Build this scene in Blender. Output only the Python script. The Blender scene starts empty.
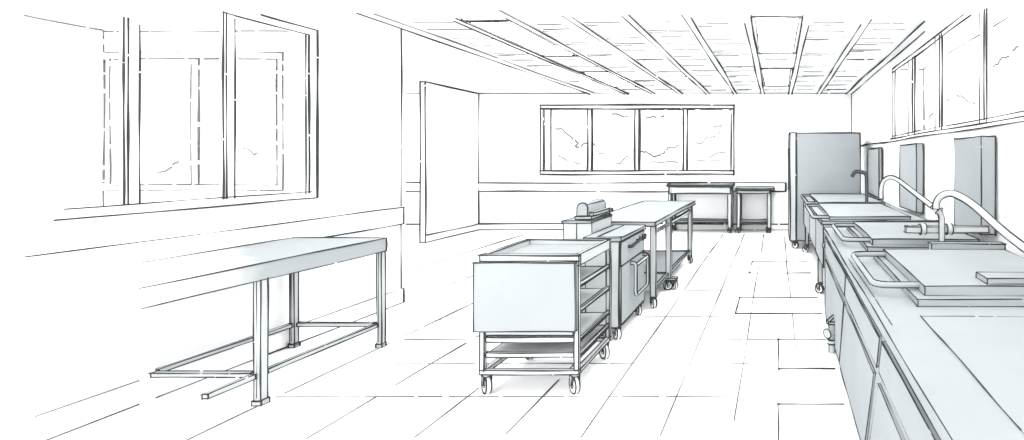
import bpy, math, random
from mathutils import Vector, noise

random.seed(11)
C = bpy.context.scene.collection
scene = bpy.context.scene

# ------------------------------------------------------------------ camera, world, exposure
EYE = 1.46            # eye height; x = right, y = depth into the room, z = up
cam_d = bpy.data.cameras.new('camera')
cam = bpy.data.objects.new('camera', cam_d)
C.objects.link(cam)
cam.location = (0, 0, EYE)
cam.rotation_euler = (math.radians(90), 0, 0)
cam_d.sensor_width = 36.0
cam_d.lens = 36.0 * 520 / 1024
cam_d.shift_x = -264 / 1024          # a shifted lens: one-point perspective
cam_d.shift_y = -61.5 / 1024
cam_d.clip_start = 0.05
scene.camera = cam

world = bpy.data.worlds.new('overcast_sky')
scene.world = world
world.use_nodes = True
bg = world.node_tree.nodes['Background']
bg.inputs[0].default_value = (1, 1, 1, 1)
bg.inputs[1].default_value = 1.0
fill_sun_d = bpy.data.lights.new('fill_sun', 'SUN')
fill_sun_d.energy = 0.6
fill_sun_d.angle = math.radians(60)
fill_sun = bpy.data.objects.new('fill_sun', fill_sun_d)
C.objects.link(fill_sun)
fill_sun.rotation_euler = Vector((-0.12, 0.95, -0.22)).to_track_quat('-Z', 'Y').to_euler()   # low soft sun from behind, slightly right, added to brighten surfaces facing the camera
scene.view_settings.view_transform = 'Standard'
scene.view_settings.look = 'None'
scene.view_settings.gamma = 1.0
scene.view_settings.use_curve_mapping = False
scene.view_settings.exposure = 1.27
scene.cycles.max_bounces = 12
scene.cycles.diffuse_bounces = 10
scene.cycles.transparent_max_bounces = 16
LAMP = 9.5            # brightness of the ceiling light diffusers

# ------------------------------------------------------------------ materials
def mat(name, col, rough=0.95, wash=0.0, scale=3.0):
    m = bpy.data.materials.new(name)
    m.use_nodes = True
    nt = m.node_tree
    b = nt.nodes['Principled BSDF']
    b.inputs['Roughness'].default_value = rough
    b.inputs['Specular IOR Level'].default_value = 0.0
    b.inputs['Base Color'].default_value = (*col, 1)
    if wash:
        tc = nt.nodes.new('ShaderNodeTexCoord')
        n = nt.nodes.new('ShaderNodeTexNoise')
        n.inputs['Scale'].default_value = scale
        n.inputs['Detail'].default_value = 3
        r = nt.nodes.new('ShaderNodeValToRGB')
        r.color_ramp.elements[0].position = 0.3
        r.color_ramp.elements[1].position = 0.7
        r.color_ramp.elements[0].color = (*[c * (1 - wash) for c in col], 1)
        r.color_ramp.elements[1].color = (*[min(1, c * (1 + wash)) for c in col], 1)
        nt.links.new(tc.outputs['Object'], n.inputs['Vector'])
        nt.links.new(n.outputs['Fac'], r.inputs['Fac'])
        nt.links.new(r.outputs['Color'], b.inputs['Base Color'])
    return m

TINT = (0.352, 0.376, 0.388)
PAPER = mat('white_plaster', (0.95, 0.95, 0.95), wash=0.01, scale=1.5)
STEEL = mat('pale_blue_steel', TINT, wash=0.035, scale=2.5)
LIGHTSTEEL = mat('pale_steel', (0.52, 0.54, 0.545), wash=0.03)
GREY = mat('dark_grey_metal', (0.12, 0.13, 0.13))  # dark grey of the handles, knobs and small tap
INK = mat('black_ink', (0.050, 0.053, 0.054))
SOFTINK = mat('grey_pencil', (0.10, 0.10, 0.10))

def fade_steel():
    # a thin blue wash that runs out towards the unfinished end of the table
    m = mat('thinning_blue_wash', TINT)
    nt = m.node_tree
    b = nt.nodes['Principled BSDF']
    tc = nt.nodes.new('ShaderNodeTexCoord')
    sx = nt.nodes.new('ShaderNodeSeparateXYZ')
    ma = nt.nodes.new('ShaderNodeMath'); ma.operation = 'MULTIPLY_ADD'
    ma.inputs[1].default_value = 0.83
    n = nt.nodes.new('ShaderNodeTexNoise'); n.inputs['Scale'].default_value = 5
    ad = nt.nodes.new('ShaderNodeMath'); ad.operation = 'MULTIPLY_ADD'
    ad.inputs[1].default_value = 0.25
    r = nt.nodes.new('ShaderNodeMapRange')
    r.inputs['From Min'].default_value = -0.36
    r.inputs['From Max'].default_value = 0.22
    mx = nt.nodes.new('ShaderNodeMix'); mx.data_type = 'RGBA'
    mx.inputs['A'].default_value = (0.93, 0.93, 0.93, 1)
    mx.inputs['B'].default_value = (*TINT, 1)
    L = nt.links.new
    L(tc.outputs['Object'], sx.inputs[0])
    L(sx.outputs['X'], ma.inputs[0]); L(sx.outputs['Y'], ma.inputs[2])
    L(tc.outputs['Object'], n.inputs['Vector'])
    L(n.outputs['Fac'], ad.inputs[0]); L(ma.outputs[0], ad.inputs[2])
    L(ad.outputs[0], r.inputs['Value'])
    L(r.outputs['Result'], mx.inputs['Factor'])
    L(mx.outputs['Result'], b.inputs['Base Color'])
    return m
FADE = fade_steel()

def glass_mat():
    m = bpy.data.materials.new('clear_window_glass')
    m.use_nodes = True
    nt = m.node_tree
    nt.nodes.clear()
    o = nt.nodes.new('ShaderNodeOutputMaterial')
    t = nt.nodes.new('ShaderNodeBsdfTransparent')
    g = nt.nodes.new('ShaderNodeBsdfGlossy'); g.inputs['Roughness'].default_value = 0.02
    mx = nt.nodes.new('ShaderNodeMixShader'); mx.inputs[0].default_value = 0.05
    nt.links.new(t.outputs[0], mx.inputs[1]); nt.links.new(g.outputs[0], mx.inputs[2])
    nt.links.new(mx.outputs[0], o.inputs[0])
    return m
GLASS = glass_mat()

def lamp_mat():
    m = mat('glowing_light_diffuser', (0.9, 0.9, 0.9))
    b = m.node_tree.nodes['Principled BSDF']
    b.inputs['Emission Color'].default_value = (1, 1, 1, 1)
    b.inputs['Emission Strength'].default_value = LAMP
    return m
DIFFUSER = lamp_mat()

# ------------------------------------------------------------------ mesh builder
# material slots of every mesh: 0 = body, 1 = ink, 2 = pencil
PEN = 1.4      # line weight of the pen on the white building surfaces
class MB:
    def __init__(s):
        s.v, s.f, s.m = [], [], []

    def face(s, pts, m=0):
        i = len(s.v)
        s.v += [tuple(p) for p in pts]
        s.f.append(tuple(range(i, i + len(pts)))); s.m.append(m)

    def hexa(s, p, m=0, ink=True, px=1.15, skip=(), dash=0.25):
        """p: 4 bottom points counter-clockwise, then the 4 above them"""
        i = len(s.v)
        s.v += [tuple(q) for q in p]
        for f in ((3, 2, 1, 0), (4, 5, 6, 7), (0, 1, 5, 4), (1, 2, 6, 5), (2, 3, 7, 6), (3, 0, 4, 7)):
            s.f.append(tuple(i + k for k in f)); s.m.append(m)
        if ink:
            E = ((0, 1), (1, 2), (2, 3), (3, 0), (4, 5), (5, 6), (6, 7), (7, 4), (0, 4), (1, 5), (2, 6), (3, 7))
            for k, (a, b) in enumerate(E):
                if k not in skip:
                    s.stroke([p[a], p[b]], px, dash=dash)
        return s

    def box(s, x0, x1, y0, y1, z0, z1, m=0, ink=True, px=1.15, skip=(), dash=0.25):
        return s.hexa([(x0, y0, z0), (x1, y0, z0), (x1, y1, z0), (x0, y1, z0),
                       (x0, y0, z1), (x1, y0, z1), (x1, y1, z1), (x0, y1, z1)], m, ink, px, skip, dash)

    def ring(s, c, d, r, n, ph=0.0, ref=None):
        d = d.normalized()
        a = d.orthogonal().normalized() if ref is None else ref
        b = d.cross(a).normalized(); a = b.cross(d).normalized()
        return [c + (a * math.cos(ph + 2 * math.pi * k / n) + b * math.sin(ph + 2 * math.pi * k / n)) * r for k in range(n)]

    def sweep(s, pts, rad, n=5, m=0, cap=True):
        pts = [Vector(p) for p in pts]
        N = len(pts)
        base = len(s.v)
        ref = None
        for i, p in enumerate(pts):
            d = pts[min(i + 1, N - 1)] - pts[max(i - 1, 0)]
            if d.length < 1e-9: d = Vector((0, 0, 1))
            d.normalize()
            if ref is None:
                ref = d.orthogonal().normalized()
            ref = (ref - d * ref.dot(d))
            ref = ref.normalized() if ref.length > 1e-6 else d.orthogonal().normalized()
            r = rad[i] if isinstance(rad, (list, tuple)) else rad
            s.v += [tuple(q) for q in s.ring(p, d, r, n, ref=ref)]
        for i in range(N - 1):
            for k in range(n):
                a = base + i * n + k; b = base + i * n + (k + 1) % n
                s.f.append((a, b, b + n, a + n)); s.m.append(m)
        if cap:
            s.f.append(tuple(base + k for k in range(n - 1, -1, -1))); s.m.append(m)
            s.f.append(tuple(base + (N - 1) * n + k for k in range(n))); s.m.append(m)
        return s

    def stroke(s, pts, px=1.15, dash=0.25, over=0.012, m=1, dl=1.0, wob=0.8, weight=None):
        """a pen line: a thin, slightly trembling round bead; lines further into the room are drawn bolder.
        dash = how broken the line is (0 .. 1), dl = length of its dashes"""
        pts = [Vector(p) for p in pts]
        px = px * PEN
        if len(pts) == 2:
            d = pts[1] - pts[0]
            if d.length < 1e-5: return s
            o = min(over, d.length * 0.04)
            e = d.normalized() * o
            pts = [pts[0] - e * random.uniform(-.2, 1), pts[1] + e * random.uniform(-.2, 1)]
        # cumulative length
        cum = [0.0]
        for a, b in zip(pts, pts[1:]): cum.append(cum[-1] + (b - a).length)
        L = cum[-1]
        ym = sum(max(p.y, 1.0) for p in pts) / len(pts)
        step = max(0.022 * ym, L / 90)
        if len(pts) > 2: step = min(step, L / (2.0 * len(pts)))
        def at(t):
            for i in range(len(cum) - 1):
                if t <= cum[i + 1] or i == len(cum) - 2:
                    q = (t - cum[i]) / max(cum[i + 1] - cum[i], 1e-9)
                    return pts[i].lerp(pts[i + 1], q)
        if dash >= .6 and m == 1: m = 2; px *= 0.95
        ph = [random.uniform(0, 6.28) for _ in range(6)]
        fr = [random.uniform(2.0, 3.5), random.uniform(5, 8), random.uniform(2.0, 3.5), random.uniform(5, 8)]
        # on / off intervals
        runs, t = [], 0.0
        if dash <= 0:
            runs = [(0, L)]
        else:
            while t < L:
                on = random.uniform(14, 60) * (1.6 - dash) * ym / 520 * dl
                if dash < 0.5: on *= 2.2
                off = random.uniform(1.0, 3.2) * (0.5 + 1.4 * dash) * ym / 520 * dl
                runs.append((t, min(L, t + on)))
                t += on + off
        for a, b in runs:
            if b - a < 0.004 * ym * 0.3: continue
            n = max(2, int((b - a) / step) + 1)
            P, R = [], []
            for i in range(n + 1):
                t = a + (b - a) * i / n
                p = at(t)
                y = max(p.y, 1.0)
                r0 = (weight if weight is not None else y) / 520 * 0.5
                u = t / (0.25 * ym + 1e-6)
                w = wob * r0 * min(1.0, 6 * min(t, L - t) / L + .15)
                off = Vector((math.sin(fr[0] * u + ph[0]) * w, math.sin(fr[1] * u * .5 + ph[1]) * w * .6, math.sin(fr[2] * u + ph[2]) * w))
                R.append(max(0.0006, r0 * px * (1 + 0.22 * math.sin(fr[3] * u + ph[3]) + 0.1 * math.sin(13 * u + ph[4]))))
                P.append(p + off)
            s.sweep(P, R, 5, m)
        return s

    def pipe(s, pts, r, n=12, m=0, ink=True, px=1.1, toward=(0, 0, EYE), rings=True, dash=0.12):
        """a round tube with a pen line along either side"""
        s.sweep(pts, r, n, m)
        if ink:
            P = [Vector(p) for p in pts]
            for sg in (-1, 1):
                q = []
                for i, p in enumerate(P):
                    d = (P[min(i + 1, len(P) - 1)] - P[max(i - 1, 0)]).normalized()
                    view = (Vector(toward) - p).normalized()
                    side = d.cross(view).normalized()
                    up = side.cross(d).normalized()
                    if up.dot(view) < 0: up = -up
                    q.append(p + side * r * sg * .93 + up * r * .36)
                s.stroke(q, px * 1.15, dash=dash, wob=.4)
            if rings:
                for e, f in ((0, 1), (-1, -2)):
                    d = P[f] - P[e]
                    c = s.ring(P[e], d, r, 12)
                    s.stroke(c + [c[0]], px * .9, dash=0)
        return s

    def disc(s, c, axis, r, h, n=20, m=0, ink=True, px=1.0):
        """a short cylinder centred on c"""
        c = Vector(c); a = Vector(axis).normalized()
        s.sweep([c - a * h / 2, c + a * h / 2], r, n, m)
        if ink:
            for sg in (-1, 1):
                q = s.ring(c + a * h / 2 * sg, a, r, n)
                s.stroke(q + [q[0]], px, dash=0)
        return s

    def build(s, name, body=PAPER, parent=None, origin=None):
        o0 = Vector(origin) if origin is not None else (Vector(parent_world(parent)) if parent else Vector((0, 0, 0)))
        me = bpy.data.meshes.new(name)
        me.from_pydata([tuple(Vector(v) - o0) for v in s.v], [], s.f)
        for mm in (body, INK, SOFTINK): me.materials.append(mm)
        me.polygons.foreach_set('material_index', s.m)
        me.update()
        o = bpy.data.objects.new(name, me)
        C.objects.link(o)
        if parent is not None: o.parent = parent
        elif origin is not None: o.location = o0
        return o

def parent_world(o):
    p = Vector((0, 0, 0))
    while o is not None:
        p += o.location; o = o.parent
    return p

def thing(name, loc, label, cat, group=None):
    o = bpy.data.objects.new(name, None)
    o.empty_display_size = 0.1
    C.objects.link(o)
    o.location = loc
    return tag(o, label, cat, group)

def tag(o, label, cat, group=None, kind=None):
    o['label'] = label; o['category'] = cat
    if group: o['group'] = group
    if kind: o['kind'] = kind
    return o

def struct(o, label=None, cat=None):
    o['kind'] = 'structure'
    if label: o['label'] = label; o['category'] = cat
    return o

def arc(c, r, a0, a1, u, v, n=8):
    c, u, v = Vector(c), Vector(u), Vector(v)
    return [c + (u * math.cos(a0 + (a1 - a0) * i / n) + v * math.sin(a0 + (a1 - a0) * i / n)) * r for i in range(n + 1)]

def rounded(pts, r, n=6):
    """polyline with rounded corners"""
    P = [Vector(p) for p in pts]
    out = [P[0]]
    for i in range(1, len(P) - 1):
        a, b, c = P[i - 1], P[i], P[i + 1]
        rr = min(r, (a - b).length * .48, (c - b).length * .48)
        s0 = b + (a - b).normalized() * rr; s1 = b + (c - b).normalized() * rr
        for k in range(n + 1):
            t = k / n
            out.append((1 - t) ** 2 * s0 + 2 * t * (1 - t) * b + t * t * s1)
    out.append(P[-1])
    return out

# ------------------------------------------------------------------ room measures
XL, XR, YB, H = -3.80, 1.55, 10.62, 2.80      # left wall, right wall, back wall, ceiling
YE = 5.27                                       # the left wall stops here, the room widens behind it
WT = 0.40                                       # thickness of the outer walls

# ------------------------------------------------------------------ floor
b = MB()
b.box(-8.3, XR + WT, -2.5, YB + WT, -0.1, 0.0, ink=False)
def floor_line(x0, y0, x1, y1, px=0.75, dash=0.7, dl=2.2, m=1):
    b.stroke([(x0, y0, 0.002), (x1, y1, 0.002)], px, dash=dash, dl=dl, m=m)
for x, ya, yb in ((0.152, 3.9, 9.7), (-0.234, 2.9, 9.9), (-0.61, 2.75, 10.0), (-1.02, 2.72, 9.9), (-1.43, 2.75, 5.6),
                  (-1.89, 2.72, 3.35), (-2.446, 2.72, 4.3), (-3.05, 2.62, 5.5), (-3.77, 5.3, 7.4), (-4.8, 6.6, 9.9), (-5.87, 8.0, 8.85)):
    floor_line(x, ya, x, yb, 0.9 if yb > 6 else 1.0, dl=5)
for y, xa, xb, px in ((3.18, -3.05, -0.3, .8), (3.70, -2.7, -0.2, .6), (4.19, -3.0, -2.0, .7), (4.19, -1.0, 0.0, .5), (4.70, -3.1, -1.9, .6),
                      (4.78, -1.2, -0.45, .6), (5.25, -3.6, -2.4, .5), (5.8, -3.7, -2.5, .4), (5.75, -1.0, -0.4, .5), (6.4, -0.95, -0.4, .4)):
    floor_line(xa, y, xb, y + random.uniform(-.02, .02), px, dash=.8, dl=1.4)
struct(b.build('floor'), 'white tiled kitchen floor with thin dashed joints', 'floor')

# ------------------------------------------------------------------ ceiling with its boards and bearers
b = MB()
b.box(-8.3, XR + WT, 4.4, YB + WT, H, H + 0.12, ink=False)
BEAM = [-3.05, -2.50, -1.94, -1.39, -0.83, -0.27, 0.29, 0.87]
SLAT_Y = [5.15, 5.40, 5.74, 6.03, 6.36, 6.67, 7.04, 7.49, 7.95, 8.45, 8.95, 9.5, 10.1]
bays = [(-3.66, BEAM[0])] + list(zip(BEAM, BEAM[1:])) + [(BEAM[-1], 1.43)]
for k, (xa, xb) in enumerate(bays):
    for y in SLAT_Y:
        yy = y + random.uniform(-.06, .06)
        if k == 1 and not (6.75 < yy < 7.75 or yy > 9.65): continue
        if k == 6 and not (6.62 < yy < 7.6 or yy > 9.5): continue
        if random.random() < 0.12: continue
        b.stroke([(xa + .05 + random.uniform(0, .1), yy, H - .002), (xb - .05 - random.uniform(0, .16), yy + random.uniform(-.02, .02), H - .002)],
                 random.uniform(.35, .8), dash=.5, m=1)
        if random.random() < .5:
            b.stroke([(xa + .05, yy + .1, H - .002), (xa + random.uniform(.15, .35), yy + .1, H - .002)], .55, dash=0)
b.stroke([(-7.9, YB, H), (XR, YB, H)], 1.0, dash=.15)
struct(b.build('ceiling'), 'white board ceiling', 'ceiling')
for i, x in enumerate(BEAM):
    b = MB()
    b.box(x - .035, x + .035, 4.4, YB, H - .022, H, ink=False)
    ys = (4.82, 4.72, 4.72, 4.78, 4.86, 4.92, 4.98, 4.98)[i]
    for sx in (-.035, .035):
        b.stroke([(x + sx, ys + random.uniform(-.1, .25), H - .022), (x + sx, YB - .02, H - .022)], 1.2 if i == 0 else 1.0, dash=.25, dl=4)
    struct(b.build('trim_%d' % (i + 1)), 'white ceiling bearer', 'ceiling trim')
b = MB()
b.box(XL, -3.67, 4.4, YB, H - .02, H, ink=False)
b.stroke([(XL, 4.72, H - .02), (XL, YB, H - .02)], 1.35, dash=.15, dl=5)
b.stroke([(-3.67, 4.75, H - .02), (-3.67, YB, H - .02)], .9, dash=.6, dl=5)
struct(b.build('trim_9'), 'white edge strip of the board ceiling on the left', 'ceiling trim')
b = MB()
b.box(1.43, XR, 4.4, YB, H - .02, H, ink=False)
b.stroke([(1.43, 5.0, H - .02), (1.43, YB, H - .02)], 1.2, dash=.15, dl=5)
b.stroke([(XR - .01, 5.4, H - .02), (XR - .01, YB, H - .02)], 1.1, dash=.3, dl=5)
struct(b.build('trim_10'), 'white edge strip of the board ceiling on the right', 'ceiling trim')

# ceiling lights (they light the room)
def ceiling_light(xa, xb, ya, yb, label):
    t = thing('ceiling_light', ((xa + xb) / 2, (ya + yb) / 2, H), label, 'light', 'recessed ceiling lights between the bearers')
    f = MB()
    w, z0 = .035, H - .018
    for x0, x1, y0, y1 in ((xa, xb, ya, ya + w), (xa, xb, yb - w, yb), (xa, xa + w, ya + w, yb - w), (xb - w, xb, ya + w, yb - w)):
        f.box(x0, x1, y0, y1, z0, H - .001, px=.95, skip=(4, 5, 6, 7))
    f.build('frame', PAPER, t)
    d = MB(); d.box(xa + w, xb - w, ya + w, yb - w, H - .012, H - .001, ink=False); d.build('diffuser', DIFFUSER, t)
ceiling_light(-3.01, -2.54, 4.98, 6.70, 'long white ceiling light over the cart, nearer of the left pair')
ceiling_light(-3.01, -2.54, 7.95, 9.60, 'white ceiling light on the left, the one near the back wall')
ceiling_light(-0.23, 0.25, 4.85, 6.54, 'long white ceiling light over the aisle, nearer of the right pair')
ceiling_light(-0.23, 0.25, 7.65, 9.45, 'white ceiling light over the aisle, the one near the back wall')

# ------------------------------------------------------------------ walls
def wall_with_hole(name, axis, p0, p1, a0, a1, hole, label, strokes=()):
    """axis 'x': wall faces along x between x=p0..p1 running a0..a1 in y; axis 'y': the other way round"""
    b = MB()
    h0, h1, z0, z1 = hole
    for u0, u1, w0, w1 in ((a0, h0, 0, H), (h1, a1, 0, H), (h0, h1, 0, z0), (h0, h1, z1, H)):
        if axis == 'x': b.box(p0, p1, u0, u1, w0, w1, ink=False)
        else: b.box(u0, u1, p0, p1, w0, w1, ink=False)
    for st in strokes: b.stroke(*st[:1], **st[1])
    return struct(b.build(name), label, 'wall')

# back wall, window between x -4.80 and -0.86
BW = (-4.78, -0.87, 1.16, 2.525)
wall_with_hole('wall_back', 'y', YB, YB + WT, -8.2, XR + WT, BW, 'white back wall with the wide window', (
    ([(XR, YB - .003, .9), (XR, YB - .003, H)], dict(px=1.1, dash=.1)),
    ([(-4.75, YB + WT, 2.50), (-.9, YB + WT, 2.50)], dict(px=1.0, dash=.9)),
    ([(-4.765, YB + WT, 1.18), (-4.765, YB + WT, 2.50)], dict(px=1.2, dash=.3)),
    ([(-4.75, YB + .05, 1.175), (-.9, YB + .05, 1.175)], dict(px=1.3, dash=.1)),
))
# right wall with the long window
RW = (0.6, 6.86, 1.725, 2.64)
wall_with_hole('wall_right', 'x', XR, XR + WT, 0.3, YB, RW, 'white right wall above the cooking counters', (
    ([(XR + WT - .01, 4.35, 2.64), (XR + WT - .01, 6.86, 2.64)], dict(px=1.1, dash=.95, dl=2.2)),
    ([(XR + .02, 6.86, 2.635), (XR + WT, 6.86, 2.635)], dict(px=.8, dash=.9, over=0)),
    ([(XR + WT, 6.85, 1.75), (XR + WT, 6.85, 2.63)], dict(px=1.1, dash=.95)),
))
# left wall with its window
LW = (1.2, 4.30, 1.14, 2.52)
wall_with_hole('wall_left', 'x', XL - .12, XL, 0.6, YE, LW, 'white left wall with the large window', (
    ([(XL, YE, .14), (XL, YE, H - .02)], dict(px=1.25, dash=.08)),
))
# low wall stub standing out from the back wall on the left
b = MB()
b.box(-6.16, -6.07, 9.0, YB, 0, H, ink=False)
b.stroke([(-6.16, 9.0, 0), (-6.16, 9.0, H)], 1.1, dash=.1); b.stroke([(-6.07, 9.0, 0), (-6.07, 9.0, H)], 1.1, dash=.1)
b.stroke([(-6.16, 9.0, H - .01), (-6.07, 9.0, H - .01)], 1.6, dash=0)
b.stroke([(-6.07, 9.0, H - .01), (-6.07, YB, H - .01)], 1.1, dash=.1)
b.stroke([(-6.07, YB - .01, 0), (-6.07, YB - .01, H)], 1.1, dash=.1)
b.stroke([(-6.17, 9.0, .004), (-6.07, 9.0, .004)], 1.4, dash=0)
struct(b.build('wall_stub'), 'thin white wall standing out from the back wall', 'wall')
# neighbouring room seen through the left window
AW = (-7.06, -5.30, 1.13, 2.56)
yA = 5.40
wall_with_hole('wall_next_room_back', 'y', yA, yA + .1, -7.4, XL - .12, AW, 'white far wall of the room behind the left window', (
    ([(-7.02, yA, H - .02), (-4.9, yA, H - .02)], dict(px=.9, dash=.85, dl=.8)),
    ([(-6.98, yA, .85), (-6.98, yA, H - .02)], dict(px=.95, dash=.85, dl=.9)),
))
b = MB()
b.box(-7.15, -6.985, 1.5, yA, 0, H, ink=False)
b.stroke([(-6.985, 4.83, H - .01), (-6.985, yA, H - .01)], 1.2, dash=.95, dl=1.2)
struct(b.build('wall_next_room_left'), 'white side wall of the room behind the left window', 'wall')

# dado rails and baseboards
def rail(name, x0, x1, y0, y1, z0, z1, strokes, label):
    b = MB(); b.box(x0, x1, y0, y1, z0, z1, ink=False)
    for p, kw in strokes: b.stroke(p, **kw)
    return struct(b.build(name), label, 'wall trim')
xr_ = XL + .025
rail('trim_11', XL, xr_, 0.6, YE, .80, .965, (
    ([(xr_, 2.62, .965), (xr_, YE, .965)], dict(px=1.0, dash=.45, dl=5)),
    ([(xr_, 2.62, .80), (xr_, YE, .80)], dict(px=1.15, dash=.2, dl=5)),
    ([(xr_, YE, .80), (xr_, YE, .965)], dict(px=1.5, dash=0))), 'white dado rail on the left wall')
rail('baseboard_left', XL, xr_, 0.6, YE, 0, .145, (
    ([(xr_, 2.66, .145), (xr_, YE, .145)], dict(px=.85, dash=.65, dl=4)),
    ([(xr_, 2.62, .003), (xr_, YE, .003)], dict(px=1.15, dash=.4, dl=4)),
    ([(xr_, YE, 0), (xr_, YE, .145)], dict(px=1.6, dash=0))), 'white baseboard of the left wall')
yb_ = YB - .025
for name, xa, xb, z0, z1, lab in (('trim_12', -8.0, -6.16, .79, .965, 'white dado rail left of the wall stub'),
                                  ('trim_13', -6.07, .20, .79, .965, 'white dado rail under the back window'),
                                  ('baseboard_back_1', -8.0, -6.16, 0, .13, 'white baseboard left of the wall stub'),
                                  ('baseboard_back_2', -6.07, 1.5, 0, .13, 'white baseboard of the back wall')):
    st = [([(xa, yb_, z1), (xb, yb_, z1)], dict(px=1.05, dash=.2)), ([(xa, yb_, max(z0, .004)), (xb, yb_, max(z0, .004))], dict(px=1.0, dash=.35))]
    if name == 'trim_13': st.append(([(xb, yb_, z0), (xb, yb_, z1)], dict(px=1.3, dash=0)))
    rail(name, xa, xb, yb_, YB, z0, z1, st, lab)
rail('baseboard_stub', -6.07, -6.05, 9.0, yb_, 0, .13, (([(-6.05, 9.0, .13), (-6.05, yb_, .13)], dict(px=1.0, dash=.2)),
     ([(-6.05, 9.0, .004), (-6.05, yb_, .004)], dict(px=1.1, dash=.1))), 'white baseboard along the wall stub')
# ledge under the right window
b = MB(); b.box(XR - .02, XR, .3, 10.0, 1.690, 1.722, ink=False)
b.stroke([(XR - .02, 3.0, 1.690), (XR - .02, 9.6, 1.690)], 1.05, dash=.3, dl=4)
b.stroke([(XR - .02, 3.0, 1.722), (XR - .02, 6.95, 1.722)], 1.1, dash=.15, dl=4)
struct(b.build('trim_14'), 'white window ledge along the right wall', 'wall trim')

# ------------------------------------------------------------------ windows
def window(name, label):
    o = bpy.data.objects.new(name, None); C.objects.link(o)
    return struct(o, label, 'window')
# back window: frame, three mullions, four panes
w = window('window_1', 'wide four-pane window in the back wall')
x0, x1, z0, z1 = BW
f = MB(); y0, y1 = YB - .03, YB + .03; t = .05
f.box(x0 - .02, x1 + .01, y0, y1, z1 - t, z1 + .02, px=1.2)
f.box(x0 - .02, x1 + .01, y0, y1, z0 - .02, z0 + t, px=1.2)
f.box(x0 - .02, x0 + t - .01, y0, y1, z0 + t, z1 - t, px=.85)
f.box(x1 - t, x1 + .01, y0, y1, z0 + t, z1 - t, px=1.1)
f.build('frame', PAPER, w)
mx = (-3.80, -2.83, -1.85)
for x in mx:
    f = MB(); f.box(x - .04, x + .04, y0, y1, z0 + t, z1 - t, px=1.4, skip=(0, 2, 4, 6)); f.build('mullion', PAPER, w)
xs = [x0 + t] + list(mx) + [x1 - t]
for a, c in zip(xs, xs[1:]):
    f = MB(); f.box(a + .045, c - .045, YB - .003, YB + .003, z0 + t, z1 - t, ink=False); f.build('glass', GLASS, w)

# right window
w = window('window_2', 'long window high in the right wall')
y0, y1, z0, z1 = RW
xa, xb = XR - .012, XR + .03
f = MB()
f.box(xa, xb, y0, y1, z1 - .05, z1, ink=False)
f.stroke([(xa, 4.25, z1), (xa, y1, z1)], 1.15, dash=.12, dl=4); f.stroke([(xa, 4.1, z1 - .05), (xa, y1, z1 - .05)], 1.1, dash=.2, dl=4)
f.box(xa, xb, y0, y1, z0, z0 + .03, ink=False)
f.stroke([(xa, 3.0, z0 + .03), (xa, y1, z0 + .03)], .9, dash=.3, dl=4)
f.box(xa, xb, y1 - .07, y1, z0 + .03, z1 - .05, ink=False)
f.stroke([(xa, y1, z0), (xa, y1, z1)], 1.2, dash=.1); f.stroke([(xa, y1 - .16, z0), (xa, y1 - .16, z1 - .05)], 1.0, dash=.1)
f.build('frame', PAPER, w)
rm = (5.9, 4.92, 3.86, 2.8, 1.7)
for k, y in enumerate(rm):
    f = MB(); hw = (.14, .10, .065, .05, .05)[k]
    f.box(xa, xb, y - hw, y + hw, z0 + .03, z1 - .05, ink=False)
    top = (2.60, 2.62, 2.55, 0, 0)[k]
    if top:
        f.stroke([(xa, y + hw, z0), (xa, y + hw, top)], 1.15, dash=.06)
        f.stroke([(xa, y - hw, z0), (xa, y - hw, top)], 1.5, dash=.06)
        f.stroke([(xa - .004, y - hw * .45, z0 + .03), (xa - .004, y - hw * .45, top)], 1.1, dash=.15)
    f.build('mullion', PAPER, w)
ys = [y1 - .07] + list(rm) + [y0]
for a, c in zip(ys, ys[1:]):
    f = MB(); f.box(XR + .01, XR + .016, c + .14, a - .14, z0 + .03, z1 - .05, ink=False); f.build('glass', GLASS, w)

# left window
w = window('window_3', 'large window in the left wall')
y0, y1, z0, z1 = LW
xa, xb = XL - .02, XL + .006
f = MB()
f.box(xa, xb, y0, y1, z1 - .06, z1, ink=False)
f.stroke([(xb, 3.83, z1), (xb, y1, z1)], 1.25, dash=.15, dl=2); f.stroke([(xb, 3.57, z1 - .055), (xb, y1 - .08, z1 - .055)], 1.1, dash=.1, dl=2)
f.box(xa, xb, y0, y1, z0, z0 + .045, ink=False)
f.stroke([(xb, 2.74, z0 - .005), (xb, y1, z0 - .005)], 1.1, dash=.25, dl=3); f.stroke([(xb, 2.78, z0 + .05), (xb, y1 - .06, z0 + .05)], 1.0, dash=.3, dl=3)
f.box(xa, xb, y1 - .08, y1, z0 + .045, z1 - .06, ink=False)
f.stroke([(xb, y1, z0), (xb, y1, z1)], 1.7, dash=.04)
f.stroke([(xb, y1 - .075, z0 + .04), (xb, y1 - .075, z1 - .055)], 1.5, dash=.06); f.stroke([(xb, y1 - .105, z0 + .04), (xb, y1 - .105, z1 - .06)], 1.1, dash=.1)
f.build('frame', PAPER, w)
for y, top in ((3.61, 2.47), (3.065, 2.28), (2.5, 0), (1.9, 0)):
    f = MB(); f.box(xa, xb, y - .04, y + .035, z0 + .045, z1 - .06, ink=False)
    if top:
        f.stroke([(xb, y + .035, z0 + .05), (xb, y + .035, top - .03)], 1.15, dash=.05)
        f.stroke([(xb, y - .04, z0 + .05), (xb, y - .04, top)], 1.2, dash=.05)
        f.stroke([(xb, y - .02, z0 + .05), (xb, y - .02, top)], 1.2, dash=.1)
    f.build('mullion', PAPER, w)
for a, c in ((2.54, 3.025), (3.1, 3.57), (3.645, 4.22), (1.94, 2.46), (1.25, 1.86)):
    f = MB(); f.box(XL - .012, XL - .006, a, c, z0 + .045, z1 - .06, ink=False); f.build('glass', GLASS, w)

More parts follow.
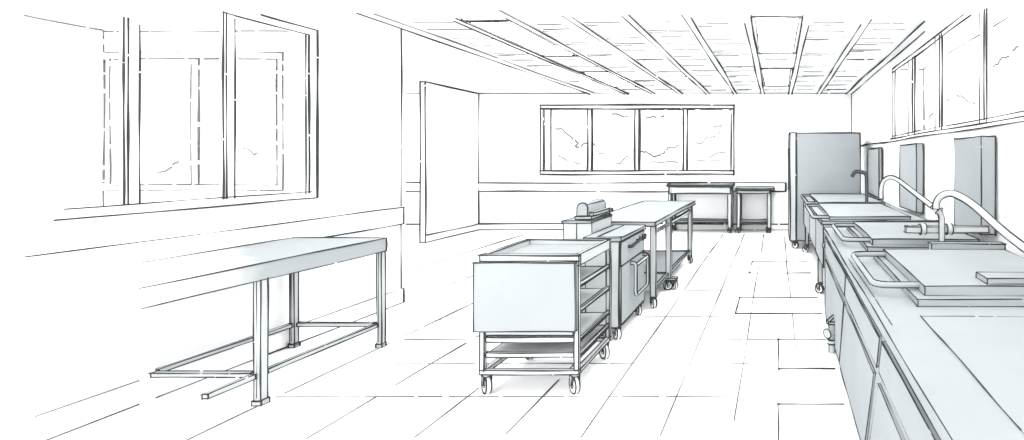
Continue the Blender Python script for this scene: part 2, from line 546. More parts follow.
# window of the neighbouring room
w = window('window_4', 'two-pane window in the room beyond the left window')
x0, x1, z0, z1 = AW
f = MB(); y0, y1 = yA - .01, yA + .05
D_ = dict(dash=.85, dl=.9)
f.box(x0 - .02, x1 + .02, y0, y1, z1 - .07, z1, ink=False); f.box(x0 - .02, x1 + .02, y0, y1, z0, z0 + .07, ink=False)
f.box(x0 - .02, x0 + .07, y0, y1, z0 + .07, z1 - .07, ink=False); f.box(x1 - .07, x1 + .02, y0, y1, z0 + .07, z1 - .07, ink=False)
xl_, xr2 = -6.98, -5.13
xl_ = -6.95; xr2 = -5.115
f.stroke([(xl_, y0, z1), (xr2 + .0, y0, z1)], .8, **D_); f.stroke([(-6.86, y0, z1 - .07), (-5.18, y0, z1 - .07)], 1.05, **D_)
f.stroke([(xl_, y0, z0), (-5.14, y0, z0)], .8, **D_); f.stroke([(-6.86, y0, z0 + .055), (-5.18, y0, z0 + .055)], 1.0, **D_)
f.stroke([(xr2, y0, z0), (xr2, y0, z1)], 1.0, dash=.6, dl=.9); f.stroke([(-5.175, y0, z0 + .06), (-5.175, y0, z1 - .07)], 1.0, **D_)
f.stroke([(-6.90, y0, z0 + .06), (-6.90, y0, z1 - .07)], 1.0, **D_)
f.build('frame', PAPER, w)
f = MB(); f.box(-6.06, -5.985, y0, y1, z0 + .07, z1 - .07, ink=False)
f.stroke([(-6.06, y0, z0 + .06), (-6.06, y0, z1 - .07)], 1.0, **D_); f.stroke([(-5.985, y0, z0 + .06), (-5.985, y0, z1 - .07)], 1.5, **D_)
f.build('mullion', PAPER, w)
for a, c in ((-6.99, -6.06), (-5.985, -5.37)):
    f = MB(); f.box(a, c, yA + .02, yA + .026, z0 + .07, z1 - .07, ink=False); f.build('glass', GLASS, w)

# ------------------------------------------------------------------ outdoors
b = MB(); b.box(-16, 9, YB + WT, 22, -.15, -.02, ink=False); b.box(XR + WT, 9, -2, YB + WT, -.15, -.02, ink=False); b.box(-16, -8.3, 5, YB + WT, -.15, -.02, ink=False)
struct(b.build('ground'), 'white ground outside', 'ground')

def shrub(c, rad, lines, label, axis='y'):
    """a lumpy white crown on a short trunk, its leaf edges drawn in pen on the side towards the house"""
    c = Vector(c)
    t = thing('shrub', (c.x, c.y, -.02), label, 'shrub', 'shrubs outside the windows')
    def lump(u):
        return 1 + .03 * noise.noise(u * 2.3 + c) + .02 * noise.noise(u * 5.1 + c)
    def surf(u):
        k = lump(u)
        return Vector((c.x + u.x * rad[0] * k, c.y + u.y * rad[1] * k, c.z + u.z * rad[2] * k))
    b = MB()
    NU, NV = 36, 18
    base = len(b.v)
    for j in range(NV + 1):
        th = math.pi * (j + .02) / (NV + .04)
        for i in range(NU):
            ph = 2 * math.pi * i / NU
            b.v.append(tuple(surf(Vector((math.sin(th) * math.cos(ph), math.sin(th) * math.sin(ph), math.cos(th))))))
    for j in range(NV):
        for i in range(NU):
            a = base + j * NU + i; d = base + j * NU + (i + 1) % NU
            b.f.append((a, a + NU, d + NU, d)); b.m.append(0)
    for pts, px in lines:           # pts: (sideways, up) on the crown, in units of its radii
        q = []
        fine = []
        for (a0, b0), (a1, b1) in zip(pts, pts[1:]):
            for k in range(5): fine.append((a0 + (a1 - a0) * k / 5, b0 + (b1 - b0) * k / 5))
        fine.append(pts[-1])
        for k, (s, z) in enumerate(fine):
            z += .012 * math.sin(k * 1.9) * (1 if k % 3 else -.4)
            d = math.sqrt(max(.02, 1 - s * s - z * z))
            u = Vector((s, -d, z)) if axis == 'y' else Vector((-d, s, z))
            q.append(surf(u.normalized()) + (Vector((0, -.02, 0)) if axis == 'y' else Vector((-.02, 0, 0))))
        b.stroke(q, px, dash=.6, dl=.6, wob=1.5)
    b.build('crown', PAPER, t)
    k = MB(); k.sweep([(c.x, c.y, -.02), (c.x + .02, c.y, c.z - rad[2] * .8)], [.09, .06], 10); k.build('trunk', PAPER, t)
shrub((-5.3, 14.0, 1.15), (0.95, 0.8, 1.5), [([(-0.477, 0.721), (-0.241, 0.699), (-0.12, 0.622), (0.073, 0.547), (0.255, 0.471), (0.184, 0.409), (0.32, 0.388), (0.387, 0.455), (0.502, 0.456), (0.656, 0.428), (0.731, 0.345), (0.758, 0.285), (0.882, 0.291)], 1.0), ([(-0.273, 0.27), (-0.109, 0.215), (0.011, 0.168)], 1.0), ([(0.173, 0.141), (0.342, 0.115)], 1.0)],
      'leafy shrub outside behind the first pane of the back window')
shrub((-4.85, 16.0, 1.35), (0.75, 0.8, 1.7), [([(-0.248, -0.02), (0.389, -0.013), (0.565, 0.091), (0.721, 0.129)], 1.0), ([(-0.092, 0.859), (0.165, 0.854), (0.377, 0.798), (0.501, 0.792)], 1.0)],
      'shrub outside behind the second pane of the back window')
shrub((-3.1, 14.0, 1.25), (0.85, 0.8, 1.65), [([(-0.414, 0.236), (-0.166, 0.201), (0.031, 0.135), (0.284, 0.184), (0.424, 0.286), (0.602, 0.293), (0.737, 0.356)], 1.0), ([(-0.161, 0.067), (0.674, 0.066)], 1.0), ([(-0.337, 0.751), (-0.014, 0.764)], 1.0), ([(0.132, 0.781), (0.214, 0.798)], 1.0)],
      'shrub outside behind the third pane of the back window')
shrub((-1.95, 16.0, 1.5), (0.85, 0.8, 1.4), [([(-0.483, 0.298), (-0.275, 0.275), (-0.092, 0.435), (0.166, 0.436), (0.201, 0.481)], 1.0), ([(0.054, 0.275), (0.284, 0.275), (0.376, 0.575)], 1.0), ([(0.114, 0.637), (0.372, 0.623), (0.431, 0.695), (0.61, 0.703)], 1.0), ([(-0.01, -0.018), (0.251, 0.072), (0.644, 0.073)], 1.0), ([(-0.513, -0.087), (0.559, -0.088)], 1.0)],
      'leafy shrub outside behind the last pane of the back window')
shrub((-9.3, 8.4, 0.95), (0.5, 0.5, 0.9), [([(-0.255, 0.329), (-0.011, 0.355), (0.145, 0.414), (0.155, 0.473), (0.27, 0.524)], 1.0)],
      'shrub outside seen through the left window, left of its mullion')
shrub((-10.3, 10.4, 1.1), (1.1, 0.8, 1.3), [([(-0.389, 0.399), (-0.309, 0.435), (-0.146, 0.356)], 1.0), ([(0.324, 0.414), (0.403, 0.407), (0.496, 0.32), (0.58, 0.401)], 1.0)],
      'shrub outside seen through the left window, right of its mullion')
shrub((3.5, 9.4, 1.75), (0.6, 1.8, 1.15), [([(-0.001, 0.597), (-0.086, 0.637), (-0.187, 0.634)], 1.0), ([(-0.313, 0.664), (-0.425, 0.636), (-0.567, 0.54), (-0.655, 0.504)], 1.0), ([(0.703, 0.388), (0.588, 0.474), (0.353, 0.511)], 1.0)],
      'shrub outside the right window behind its middle panes', 'x')
shrub((2.95, 5.7, 2.0), (0.5, 1.0, 1.1), [([(0.515, 0.438), (0.142, 0.477), (0.099, 0.538), (-0.09, 0.517)], 1.0), ([(-0.128, 0.556), (-0.159, 0.57), (-0.214, 0.598)], 1.0)],
      'tall shrub outside the right window behind its nearest pane', 'x')

# ------------------------------------------------------------------ casters
PEN = 1.12      # and on the steel furniture
def caster(parent, x, y, zt, r=.042, ax=0.0, px=1.0):
    """swivel caster under z = zt; the wheel rolls on the floor"""
    a = Vector((math.cos(ax), math.sin(ax), 0)); f = Vector((-a.y, a.x, 0))
    b = MB()
    b.disc((x, y, zt - .008), (0, 0, 1), .024, .016, 12, px=px * .9)
    cx = Vector((x, y, 0)) + f * .012
    for sg in (-1, 1):
        p = cx + a * .021 * sg
        e = a * .003; w1 = f * .02; w2 = f * .009
        b.hexa([p - e - w2 + Vector((0, 0, r)), p + e - w2 + Vector((0, 0, r)), p + e + w2 + Vector((0, 0, r)), p - e + w2 + Vector((0, 0, r)),
                p - e - w1 + Vector((0, 0, zt - .016)), p + e - w1 + Vector((0, 0, zt - .016)), p + e + w1 + Vector((0, 0, zt - .016)), p - e + w1 + Vector((0, 0, zt - .016))],
               px=px, skip=(0, 1, 2, 3), dash=0)
    fo = b.build('caster', LIGHTSTEEL, parent)
    k = MB(); k.disc(cx + Vector((0, 0, r)), a, r, .026, 18, px=px * 1.15)
    k.disc(cx + Vector((0, 0, r)), a, r * .35, .03, 10, px=px * .8)
    k.build('wheel', PAPER, fo, origin=parent_world(parent))
    return fo

# fix: children of a caster keep their parent's frame (casters sit at the thing's origin)

# ------------------------------------------------------------------ left work table
X0, X1 = -3.765, -3.04
t = thing('work_table', (X1, 3.0, 0), 'long pale blue steel work table standing against the left wall', 'table')
b = MB(); b.box(X0, X1, 2.45, 4.055, .74, .84, ink=False)
for p, px, da in (([(X1, 2.48, .84), (X1, 4.055, .84)], 1.35, .25), ([(X1, 2.5, .74), (X1, 4.055, .74)], 1.15, .3), ([(X0, 3.1, .842), (X0, 4.055, .842)], .9, .2),
              ([(X0, 4.055, .842), (X1, 4.055, .84)], 1.2, .1), ([(X1, 4.055, .74), (X1, 4.055, .84)], 1.3, 0)):
    b.stroke(p, px, dash=da, dl=3)
b.build('tabletop', FADE, t)
def table_leg(x, y, s=.036, px=1.15, zt=.74, pad=True, blank=False):
    if blank:
        l = MB(); l.box(x - s / 2, x + s / 2, y - s / 2, y + s / 2, 0, zt, ink=False); return l.build('leg', PAPER, t)
    l = MB(); l.box(x - s / 2, x + s / 2, y - s / 2, y + s / 2, .02, zt, px=px, dash=.1, skip=(4, 5, 6, 7))
    l.stroke([(x - s * .1, y - s / 2, .05), (x - s * .1, y - s / 2, zt)], px * .7, dash=.3)
    o = l.build('leg', LIGHTSTEEL, t)
    if pad:
        k = MB(); k.box(x - s * .62, x + s * .62, y - s * .62, y + s * .62, 0, .03, px=1.4, dash=0); k.build('foot', LIGHTSTEEL, o, origin=parent_world(t))
table_leg(X1 - .022, 4.03); table_leg(X0 + .03, 4.03); table_leg(X1 - .022, 3.09, .042); table_leg(X0 + .03, 3.09, .042, blank=True)
def bar(x0, x1, y0, y1, z0, z1, name='stretcher', m=LIGHTSTEEL, px=1.1, dash=.2, parent=None, **k):
    q = MB(); q.box(x0, x1, y0, y1, z0, z1, px=px, dash=dash, **k); return q.build(name, m, parent or t)
bar(X1 - .05, X1 - .02, 3.13, 3.99, .165, .19, px=1.3)
bar(X0 + .02, X0 + .05, 3.13, 3.99, .165, .19)
bar(X0 + .07, X1 - .07, 4.01, 4.04, .165, .19)
bar(X0 + .07, X1 - .07, 3.075, 3.105, .165, .19, dash=.5)
bar(X1 - .05, X1 - .02, 2.80, 3.055, .165, .19, px=1.2, dash=.5)

# ------------------------------------------------------------------ tray cart with the big front panel
x0, x1, y0, y1 = -1.825, -1.215, 3.20, 3.82
t = thing('tray_trolley', ((x0 + x1) / 2, (y0 + y1) / 2, 0), 'wheeled steel tray cart with a big pale blue front panel', 'trolley')
b = MB()
for a in ((x0, x1, y0, y0 + .03, .80, .866), (x0, x1, y1 - .03, y1, .80, .866), (x0, x0 + .03, y0 + .03, y1 - .03, .80, .866), (x1 - .03, x1, y0 + .03, y1 - .03, .80, .866)):
    b.box(*a, px=1.15, dash=.12)
b.stroke([(x0, y0, .828), (x1, y0, .828)], 1.2, dash=.2)
b.stroke([(x0, y0, .862), (x1, y0, .862)], 1.3, dash=.2)
b.build('top_rim', LIGHTSTEEL, t)
b = MB(); b.box(x0 + .03, x1 - .03, y0 + .03, y1 - .03, .815, .835, ink=False); b.build('top_tray', STEEL, t)
b = MB(); b.box(x0 - .015, x1 - .01, y0 - .035, y0 - .004, .405, .822, px=1.25, dash=.15); b.build('front_panel', STEEL, t)
for (x, y) in ((x0, y0), (x1 - .026, y0), (x0, y1 - .026), (x1 - .026, y1 - .026)):
    b = MB(); b.box(x, x + .026, y, y + .026, .1555, .80, px=1.25, dash=.08, skip=(4, 5, 6, 7)); b.build('post', LIGHTSTEEL, t)
for z, th in ((.66, .03), (.50, .03), (.325, .03), (.232, .028)):
    b = MB(); b.box(x0 + .025, x1 - .004, y0 + .036, y1 - .036, z, z + .012, px=1.2, dash=.15)
    b.box(x1 - .018, x1 - .004, y0 + .036, y1 - .036, z, z + th, px=1.1, dash=.15)
    b.box(x0 + .034, x1 - .034, y0 + .012, y0 + .034, z, z + th, px=1.1, dash=.15)
    b.build('shelf', LIGHTSTEEL, t)
b = MB(); b.box(x0 + .034, x1 - .034, y0 + .004, y0 + .03, .37, .40, px=1.1, dash=.15); b.build('rail', LIGHTSTEEL, t)
b = MB()
b.box(x0, x1, y0, y0 + .03, .13, .155, px=1.15); b.box(x0, x1, y1 - .03, y1, .13, .155, px=1.1)
b.box(x0, x0 + .03, y0 + .03, y1 - .03, .13, .155, px=1.1); b.box(x1 - .03, x1, y0 + .03, y1 - .03, .13, .155, px=1.1)
b.build('bottom_frame', LIGHTSTEEL, t)
for (x, y) in ((x0 + .03, y0 + .03), (x1 - .03, y0 + .03), (x0 + .03, y1 - .03), (x1 - .03, y1 - .03)):
    caster(t, x, y, .13, .054, .75, 1.2)

# ------------------------------------------------------------------ narrow wheeled cupboard behind the cart
x0, x1, y0, y1 = -1.52, -1.24, 4.15, 4.90
t = thing('storage_cupboard', ((x0 + x1) / 2, (y0 + y1) / 2, 0), 'narrow wheeled steel cupboard with bail handle behind the tray cart', 'cupboard')
b = MB(); b.box(x0, x1 - .012, y0, y1, .11, .80, px=1.2, dash=.1)
b.stroke([(x1 - .012, y0 + .02, .11), (x1 - .012, y0 + .02, .8)], .8, dash=.2)
b.build('body', LIGHTSTEEL, t)
b = MB(); b.box(x0 - .01, x1 + .005, y0 - .01, y1 + .01, .80, .83, px=1.15, dash=.1)
b.stroke([(x0 + .09, y0 + .02, .832), (x0 + .09, y1 - .02, .832)], 1.0, dash=.1)
b.stroke([(x0 + .1, y0 + .03, .832), (x1, y0 + .03, .832)], 1.3, dash=.1)
b.build('top', STEEL, t)
b = MB(); b.box(x1 - .012, x1, y0 + .012, y1 - .012, .60, .785, px=1.1, dash=.1); d = b.build('drawer', STEEL, t)
b = MB(); b.pipe(rounded([(x1, 4.36, .725), (x1 + .03, 4.36, .725), (x1 + .03, 4.62, .735), (x1, 4.62, .735)], .015), .007, 8, px=1.3); b.build('handle', GREY, d, origin=parent_world(t))
b = MB(); b.box(x1 - .012, x1, y0 + .012, y1 - .012, .13, .59, px=1.1, dash=.1); d = b.build('door', STEEL, t)
b = MB(); xo = x1 + .045
b.pipe(rounded([(x1, 4.43, .57), (xo, 4.43, .57), (xo, 4.43, .29), (xo, 4.84, .29), (xo, 4.84, .57), (x1, 4.84, .57)], .05), .011, 8, px=1.2)
b.pipe([(xo, 4.44, .55), (xo, 4.83, .55)], .011, 8, px=1.2)
b.build('handle', LIGHTSTEEL, d, origin=parent_world(t))
for yk, rk in ((4.82, .022), (4.72, .016)):
    b = MB(); b.disc((x1 + .016, yk, .735), (1, 0, 0), rk, .032, 12, px=1.3); b.build('knob', GREY, t)
for (x, y) in ((x0 + .04, y0 + .05), (x1 - .04, y0 + .05), (x0 + .04, y1 - .05), (x1 - .04, y1 - .05)):
    caster(t, x, y, .11, .046, random.uniform(.5, .9), 1.1)

# ------------------------------------------------------------------ stand with the slicer
x0, x1, y0, y1 = -1.80, -1.56, 4.40, 4.92
t = thing('equipment_stand', ((x0 + x1) / 2, (y0 + y1) / 2, 0), 'small pale steel stand behind the cart carrying the rounded slicer', 'stand')
b = MB(); b.box(x0, x1, y0, y1, .10, .915, px=1.1, dash=.1); b.stroke([(x0 + .115, y0, .1), (x0 + .115, y0, .915)], 1.2, dash=.1); b.build('body', LIGHTSTEEL, t)
b = MB(); b.box(x0 - .006, x1 + .004, y0 - .006, y1, .915, .932, px=1.2, dash=.05); b.build('top', STEEL, t)
for (x, y) in ((x0 + .03, y0 + .03), (x1 - .03, y0 + .03), (x0 + .03, y1 - .03), (x1 - .03, y1 - .03)):
    b = MB(); b.disc((x, y, .05), (0, 0, 1), .018, .10, 12); b.build('leg', LIGHTSTEEL, t)
sx, sy0, sy1, zb = -1.650, 4.42, 4.88, .946
t = thing('food_slicer', (sx, 4.65, zb), 'small rounded food slicer on the stand behind the tray cart', 'slicer')
b = MB(); b.box(sx - .055, sx + .085, sy0 - .005, sy1 + .02, zb, zb + .022, px=1.15, dash=0); b.build('base', LIGHTSTEEL, t)
b = MB()
prof = [(-.046, zb + .022)] + [(-.046 * math.cos(a), zb + .088 + .046 * math.sin(a)) for a in [math.pi * k / 14 for k in range(15)]] + [(.046, zb + .022)]
fa = [(sx + u, sy0, z) for u, z in prof]; fb = [(sx + u, sy1, z) for u, z in prof]
b.face(fa[::-1]); b.face(fb)
for i in range(len(prof) - 1): b.face([fa[i], fa[i + 1], fb[i + 1], fb[i]])
b.face([fa[-1], fa[0], fb[0], fb[-1]])
b.stroke(fa + [fa[0]], 1.25, dash=0); b.stroke(fb, 1.1, dash=0)
b.stroke([fa[8], fb[6]], 1.1, dash=.05); b.stroke([fa[-1], fb[-1]], 1.4, dash=0); b.stroke([fa[12], fb[12]], 1.0, dash=.2)
b.build('housing', STEEL, t)
b = MB(); b.box(sx + .046, sx + .085, sy0 + .05, sy1 + .02, zb + .025, zb + .05, px=1.1, dash=0); b.build('slide', LIGHTSTEEL, t)
b = MB(); b.disc((sx + .10, sy1 + .0, zb + .035), (1, 0, 0), .016, .03, 12, px=1.3); b.build('knob', GREY, t)

# ------------------------------------------------------------------ long wheeled work table in the middle
x0, x1, y0, y1 = -1.90, -1.165, 5.02, 7.50
t = thing('wheeled_table', ((x0 + x1) / 2, (y0 + y1) / 2, 0), 'long wheeled steel work table in the middle, behind the narrow cupboard', 'table')
b = MB(); b.box(x0, x1, y0, y1, .805, .845, px=1.2, dash=.1); b.build('tabletop', STEEL, t)
for y in (5.08, 5.80, 7.24):
    for x in (x0 + .03, x1 - .03):
        b = MB(); b.box(x - .024, x + .024, y - .024, y + .024, .11, .805, px=1.15, dash=.06, skip=(4, 5, 6, 7)); b.build('leg', LIGHTSTEEL, t)
b = MB(); b.box(x0 + .06, x1 - .06, 5.11, 7.21, .15, .17, ink=False)
b.box(x1 - .055, x1 - .03, 5.105, 5.775, .15, .185, px=1.1); b.box(x1 - .055, x1 - .03, 5.825, 7.215, .15, .185, px=1.1)
b.box(x0 + .06, x1 - .06, 7.18, 7.21, .15, .185, px=1.1, dash=.1); b.box(x0 + .06, x1 - .06, 5.78, 5.81, .15, .185, px=1.1, dash=.1)
b.build('shelf', STEEL, t)
bar(x1 - .045, x1 - .02, 5.105, 5.775, .72, .745, 'rail', px=1.0, parent=t); bar(x1 - .045, x1 - .02, 5.825, 7.215, .72, .745, 'rail', px=1.0, parent=t)
for y in (5.08, 7.24):
    for x in (x0 + .03, x1 - .03): caster(t, x, y, .11, .048, random.uniform(.4, .9), 1.15)
caster(t, x0 + .03, 5.80, .11, .045, .2, 1.1)
caster(t, x1 - .045, 5.77, .11, .045, -.9, 1.15); caster(t, x1 + .04, 5.80, .11, .045, .9, 1.15)
b = MB(); b.box(x1 - .06, x1 + .06, 5.765, 5.83, .11, .13, px=1.1, dash=0); b.build('caster_plate', LIGHTSTEEL, t)

# ------------------------------------------------------------------ two wheeled tables at the back wall
def back_table(x0, x1, zt, apron, label, over=0.0):
    y0, y1 = 10.12, 10.57
    t = thing('wheeled_table', ((x0 + x1) / 2, (y0 + y1) / 2, 0), label, 'table', 'wheeled tables at the back wall')
    b = MB(); b.box(x0 - .02, x1 + .02 + over, y0 - .02, y1, zt - .035, zt, px=1.2, dash=.05)
    b.stroke([(x0, y0 - .022, zt - .018), (x1 + .02, y0 - .022, zt - .018)], 1.4, dash=.15); b.build('tabletop', STEEL, t)
    b = MB(); b.box(x0 + .02, x1 - .02, y0 + .005, y0 + .02, apron, zt - .035, px=1.1, dash=.1); b.build('apron', LIGHTSTEEL, t)
    for x in (x0 + .035, x1 - .035):
        for y in (y0 + .045, y1 - .04):
            b = MB(); b.box(x - .028, x + .028, y - .024, y + .024, .10, zt - .035, px=1.25, dash=0, skip=(4, 5, 6, 7)); b.build('leg', LIGHTSTEEL, t)
    b = MB(); b.box(x0 + .065, x1 - .065, y0 + .03, y1 - .02, .20, .225, px=1.2, dash=.1)
    b.stroke([(x0 + .06, y0 + .028, .26), (x1 - .06, y0 + .028, .26)], .9, dash=.4); b.build('shelf', STEEL, t)
    for x in (x0 + .035, x1 - .035):
        for y in (y0 + .045, y1 - .04): caster(t, x, y, .10, .042, random.uniform(.6, 1.2), 1.1)
back_table(-2.10, -.87, .95, .775, 'wider and taller of the two wheeled tables at the back wall')
back_table(-.77, -.10, .88, .785, 'small low wheeled table at the back wall beside the refrigerator', .04)

# ------------------------------------------------------------------ tall refrigerator
x0, x1, y0, y1 = .226, 1.355, 8.39, 9.10
t = thing('refrigerator', ((x0 + x1) / 2, (y0 + y1) / 2, 0), 'tall pale blue steel refrigerator on casters near the back right corner', 'refrigerator')
b = MB(); b.box(x0 + .105, x1, y0, y1, .137, 1.87, px=1.25, dash=.1); b.build('body', STEEL, t)
b = MB(); b.box(x0, x0 + .10, y0, y1, .137, 1.875, px=1.35, dash=.06); d = b.build('door', LIGHTSTEEL, t)
b = MB(); b.pipe(rounded([(x0, y0 + .1, 1.62), (x0 - .022, y0 + .1, 1.62), (x0 - .022, y0 + .1, .95), (x0, y0 + .1, .95)], .015), .008, 8, px=.9); b.build('handle', GREY, d, origin=parent_world(t))
for (x, y) in ((x0 + .1, y0 + .06), (x1 - .08, y0 + .06), (x0 + .1, y1 - .06), (x1 - .08, y1 - .06)): caster(t, x, y, .137, .055, .9, 1.15)

# ------------------------------------------------------------------ near cooking counter (two lidded pans)
def lidded_pan(t, lx0, lx1, ya, yb, zt, hinge, outer, grip=None, rim=(.045, .02, .06, .085), th=.042, rth=.032):
    """rim tray, flat lid, U handle over the aisle edge, hinge bar behind"""
    b = MB()
    if rth:
        b.box(lx0 - rim[0], lx1 + rim[1], ya - rim[2], yb + rim[3], zt, zt + rth, px=1.15, dash=.12); b.build('pan_rim', STEEL, t)
    z = zt + rth
    b = MB(); b.box(lx0, lx1, ya, yb, z, z + th, px=1.2, dash=.15); lid = b.build('lid', STEEL, t)
    b = MB(); zh = z + th * .55
    b.pipe(rounded([(lx0, yb - .05, zh), (outer, yb - .05, zh), (outer, ya + .10, zh), (lx0, ya + .10, zh)], .075, 8), .014, 10, px=1.15, rings=False, dash=.05)
    b.build('handle', STEEL, lid, origin=parent_world(t))
    if grip:
        b = MB(); b.box(*grip, z + th, z + th + .026, px=1.15, dash=.1); b.build('grip_plate', STEEL, lid, origin=parent_world(t))
    if hinge:
        b = MB(); b.box(hinge[0], hinge[1], yb + .012, yb + .08, z, z + hinge[2], px=1.15, dash=.12); b.build('hinge_bar', STEEL, t)

RX, RY = .405, 1.18
t = thing('cooking_counter', (RX, RY, 0), 'long pale blue cooking counter with two lidded pans along the right wall', 'counter')
x0, x1, y0, y1 = .405, 1.45, .85, 4.80
b = MB(); b.box(x0 + .012, x1, y0, y1, 0, .772, ink=False)
b.stroke([(x0 + .012, 4.80, 0), (x0 + .012, 4.80, .775)], 1.2, dash=.08)
b.stroke([(x0 + .012, 1.9, .004), (x0 + .012, 3.62, .004)], 1.15, dash=.1, dl=3)
b.stroke([(x0 + .012, 4.80, .10), (x1, 4.80, .10)], 1, dash=.2)
b.build('body', STEEL, t)
b = MB(); b.box(x0 - .004, x1 + .02, y0, y1 + .02, .775, .82, px=1.2, dash=.15)
b.stroke([(x0 - .004, 1.1, .745), (x0 - .004, 4.5, .745)], 1.0, dash=.55, dl=3)  # pen line drawn for the shadow below the worktop lip
b.stroke([(x0 + .03, 2.0, .822), (x0 + .03, 3.3, .822)], .9, dash=.95, dl=1.2)
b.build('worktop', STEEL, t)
def front(name, tl, tr, z0, z1, bl=None, br=None):
    """a door or drawer front in the aisle face; sides may lean; tl/tr = near/far y at the top"""
    bl = tl if bl is None else bl; br = tr if br is None else br
    xa, xb = x0 + .001, x0 + .012
    q = MB(); q.hexa([(xa, bl, z0), (xb, bl, z0), (xb, br, z0), (xa, br, z0), (xa, tl, z1), (xb, tl, z1), (xb, tr, z1), (xa, tr, z1)], px=.85, dash=.12, skip=(1, 5) if z1 > .7 else ())
    return q.build(name, STEEL, t)
front('drawer', 3.24, 4.74, .592, .742, 3.30); front('drawer', 2.10, 3.20, .592, .742, 2.17, 3.26); front('drawer', .9, 2.04, .592, .742, .9, 2.11)
front('door', 3.33, 4.74, .05, .537, 3.62); front('door', 2.24, 3.28, .05, .537, 2.50, 3.57); front('door', .9, 2.13, .05, .537, .9, 2.42)
# a drain valve in front of the door and a small knob
b = MB(); xv, yv = .388, 3.92
b.pipe([(xv, yv, .0), (xv, yv, .22)], .024, 10, px=1.2, dash=0); b.pipe([(xv, yv, .15), (x0 + .01, yv, .15)], .016, 8, px=1.1, dash=0)
b.disc((xv, yv, .23), (0, 0, 1), .042, .022, 12, px=1.4); b.disc((xv, yv, .08), (0, 0, 1), .034, .03, 12, px=1.2); b.disc((xv - .02, yv - .02, .15), (1, 1, 0), .035, .06, 12, px=1.3)
b.pipe([(xv - .04, yv - .07, .25), (xv + .02, yv + .07, .25)], .010, 8, px=1.3)
b.build('drain_valve', LIGHTSTEEL, t)
b = MB(); b.pipe(rounded([(x0 + .012, 4.72, .69), (x0 - .018, 4.72, .69), (x0 - .018, 4.72, .65)], .01), .007, 8, px=1.2, dash=0); b.build('hook', LIGHTSTEEL, t)
b = MB(); b.box(.575, 1.40, 1.0, 2.10, .8201, .823, ink=False)
b.stroke([(.575, 1.22, .823), (.575, 2.10, .823)], 1.15, dash=.12, dl=3); b.stroke([(.575, 2.10, .823), (1.4, 2.10, .823)], 1.0, dash=.6); b.build('hotplate', STEEL, t)
lidded_pan(t, .645, 1.39, 2.31, 3.24, .82, (.945, 1.40, .075), .44, (.935, 1.30, 2.345, 2.475))
lidded_pan(t, .645, 1.39, 3.65, 4.62, .82, (.945, 1.40, .05), .455)
t.rotation_euler.z = -.0125

# ------------------------------------------------------------------ far cooking counter on legs (two more lids)
t = thing('cooking_counter', (.45, 5.0, 0), 'far cooking counter on legs with two flat lids, in front of the refrigerator', 'counter')
x0, x1, y0, y1 = .45, 1.44, 4.97, 8.30
b = MB(); b.box(x0, x1, y0, y1, .42, .83, px=1.2, dash=.1); b.stroke([(x0, 5.85, .42), (x0, 5.85, .83)], 1.5, dash=0); b.stroke([(x0, 6.9, .42), (x0, 6.9, .83)], 1.1, dash=0); b.build('body', STEEL, t)
b = MB(); b.box(x0 - .012, x1 + .02, y0, y1, .83, .865, px=1.15, dash=.1); b.build('worktop', STEEL, t)
for y in (5.64, 8.1):
    for x in (x0 + .03, x1 - .04):
        b = MB(); b.box(x - .022, x + .022, y - .022, y + .022, .12, .42, px=1.2, dash=0, skip=(4, 5, 6, 7)); b.build('leg', LIGHTSTEEL, t)
        caster(t, x, y, .12, .05, .9, 1.15)
lidded_pan(t, .52, 1.30, 5.03, 6.46, .865, None, .37, rth=0, th=.032)
lidded_pan(t, .54, 1.38, 6.62, 8.2, .865, None, .40, rth=0, th=.032)

# ------------------------------------------------------------------ water taps
def smooth(pts, n=5):
    P = [Vector(p) for p in pts]; P = [P[0] * 2 - P[1]] + P + [P[-1] * 2 - P[-2]]
    out = []
    for i in range(1, len(P) - 2):
        a, b_, c, d = P[i - 1:i + 3]
        for k in range(n):
            q = k / n
            out.append(.5 * (2 * b_ + (c - a) * q + (2 * a - 5 * b_ + 4 * c - d) * q * q + (3 * b_ - a - 3 * c + d) * q ** 3))
    return out + [P[-2]]
def tap(path, r, label, loc, body=None):
    t = thing('water_tap', loc, label, 'tap', 'swan-neck water taps on the cooking counters')
    b = MB(); b.pipe(path, r, 12, px=1.25, dash=.03); b.build('spout', body or LIGHTSTEEL, t)
    return t
t = tap(smooth([(1.052, 3.44, 1.13), (1.002, 3.75, 1.211), (.938, 4.03, 1.297), (.891, 4.10, 1.310), (.852, 4.14, 1.273), (.838, 4.15, 1.209), (.838, 4.15, 1.137)]), .016,
        'swan-neck water tap with long mixer bar between the two nearest lids', (1.10, 3.45, .82))
b = MB(); b.pipe([(1.10, 3.45, .828), (1.10, 3.45, 1.08), (1.06, 3.44, 1.135)], .019, 12, px=1.2, dash=0); b.build('riser', LIGHTSTEEL, t)
b = MB(); b.disc((1.065, 3.44, 1.13), (-.3, .4, .5), .03, .05, 14, px=1.2); b.build('joint', LIGHTSTEEL, t)
b = MB(); b.box(.87, 1.42, 3.475, 3.515, .965, 1.005, px=1.15, dash=.08); b.build('mixer_bar', LIGHTSTEEL, t)
for x in (.985, 1.16):
    b = MB(); b.disc((x, 3.495, .985), (1, 0, 0), .036, .035, 14, px=1.1); b.build('valve', LIGHTSTEEL, t)
t = tap(smooth([(1.31, 1.75, .862), (1.144, 2.40, 1.05), (1.071, 2.80, 1.204), (1.027, 2.95, 1.253), (.992, 3.0, 1.259), (.959, 3.04, 1.235), (.944, 3.06, 1.198), (.941, 3.06, 1.165)]), .019,
        'large swan-neck water tap over the nearest lid at the right edge', (1.31, 1.75, .823))
b = MB(); b.disc((1.31, 1.75, .842), (0, 0, 1), .035, .026, 14, px=.6); b.build('base', LIGHTSTEEL, t)
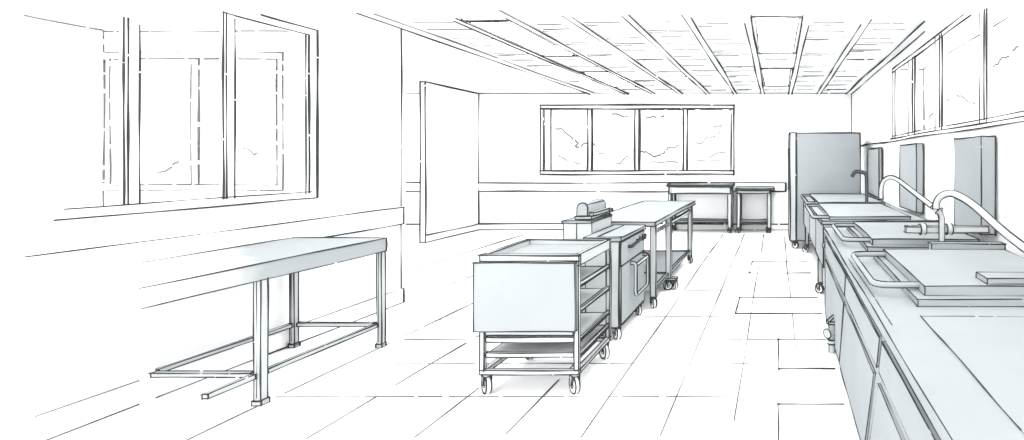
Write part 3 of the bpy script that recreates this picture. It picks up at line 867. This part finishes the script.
t = tap(rounded([(1.14, 6.54, .90), (1.14, 6.54, 1.285), (.99, 6.54, 1.30), (.955, 6.54, 1.235)], .07, 8), .013,
        'small dark swan-neck water tap on the far counter in front of the refrigerator', (1.14, 6.54, .865), GREY)
b = MB(); b.disc((1.14, 6.54, .888), (0, 0, 1), .026, .026, 14, px=.4); b.build('base', LIGHTSTEEL, t)

# ------------------------------------------------------------------ tall boxes on the right wall
for k, (xf, ya, yb, zb, lab) in enumerate(((1.431, 3.63, 4.17, .93, 'nearest and widest pale blue box on the right wall'),
                                         (1.457, 5.41, 6.11, .90, 'middle pale blue box on the right wall'),
                                         (1.482, 7.49, 8.36, .90, 'farthest pale blue box on the right wall, beside the refrigerator'))):
    b = MB(); b.box(xf, XR - .012 - .0018 * ya, ya, yb, zb, 1.617, px=1.2, dash=.08)
    o = b.build('service_box', STEEL, origin=((xf + XR) / 2, (ya + yb) / 2, zb))
    tag(o, lab, 'wall box', 'tall boxes on the right wall')

PEN = 1.4
# ------------------------------------------------------------------ floor drain covers beside the counters
for (xa, xb, ya, yb, lab) in ((-.335, .44, 6.61, 7.33, 'floor drain cover farthest from the viewer, beside the far counter'),
                              (-.38, .43, 4.88, 5.44, 'wide floor drain cover at the end of the near counter'),
                              (.018, .40, 3.60, 4.18, 'short floor drain cover beside the drain valve'),
                              (.012, .395, 2.30, 3.08, 'floor drain cover cut off by the bottom edge of the picture')):
    b = MB(); b.box(xa, xb, ya, yb, 0, .004, ink=False)
    z = .005
    b.stroke([(xa, ya, z), (xb, ya, z)], 1.0, dash=.1); b.stroke([(xa, yb, z), (xb, yb, z)], 1.0, dash=.15)
    b.stroke([(xa, ya, z), (xa, yb, z)], 1.0, dash=.2, dl=3)
    for p in ((xa, ya), (xa, yb)): b.stroke([(p[0] - .006, p[1], z), (p[0] + .012, p[1], z)], 1.7, dash=0)
    o = b.build('floor_drain_cover', PAPER, origin=((xa + xb) / 2, (ya + yb) / 2, 0))
    tag(o, lab, 'drain cover', 'flat floor drain covers in the aisle')
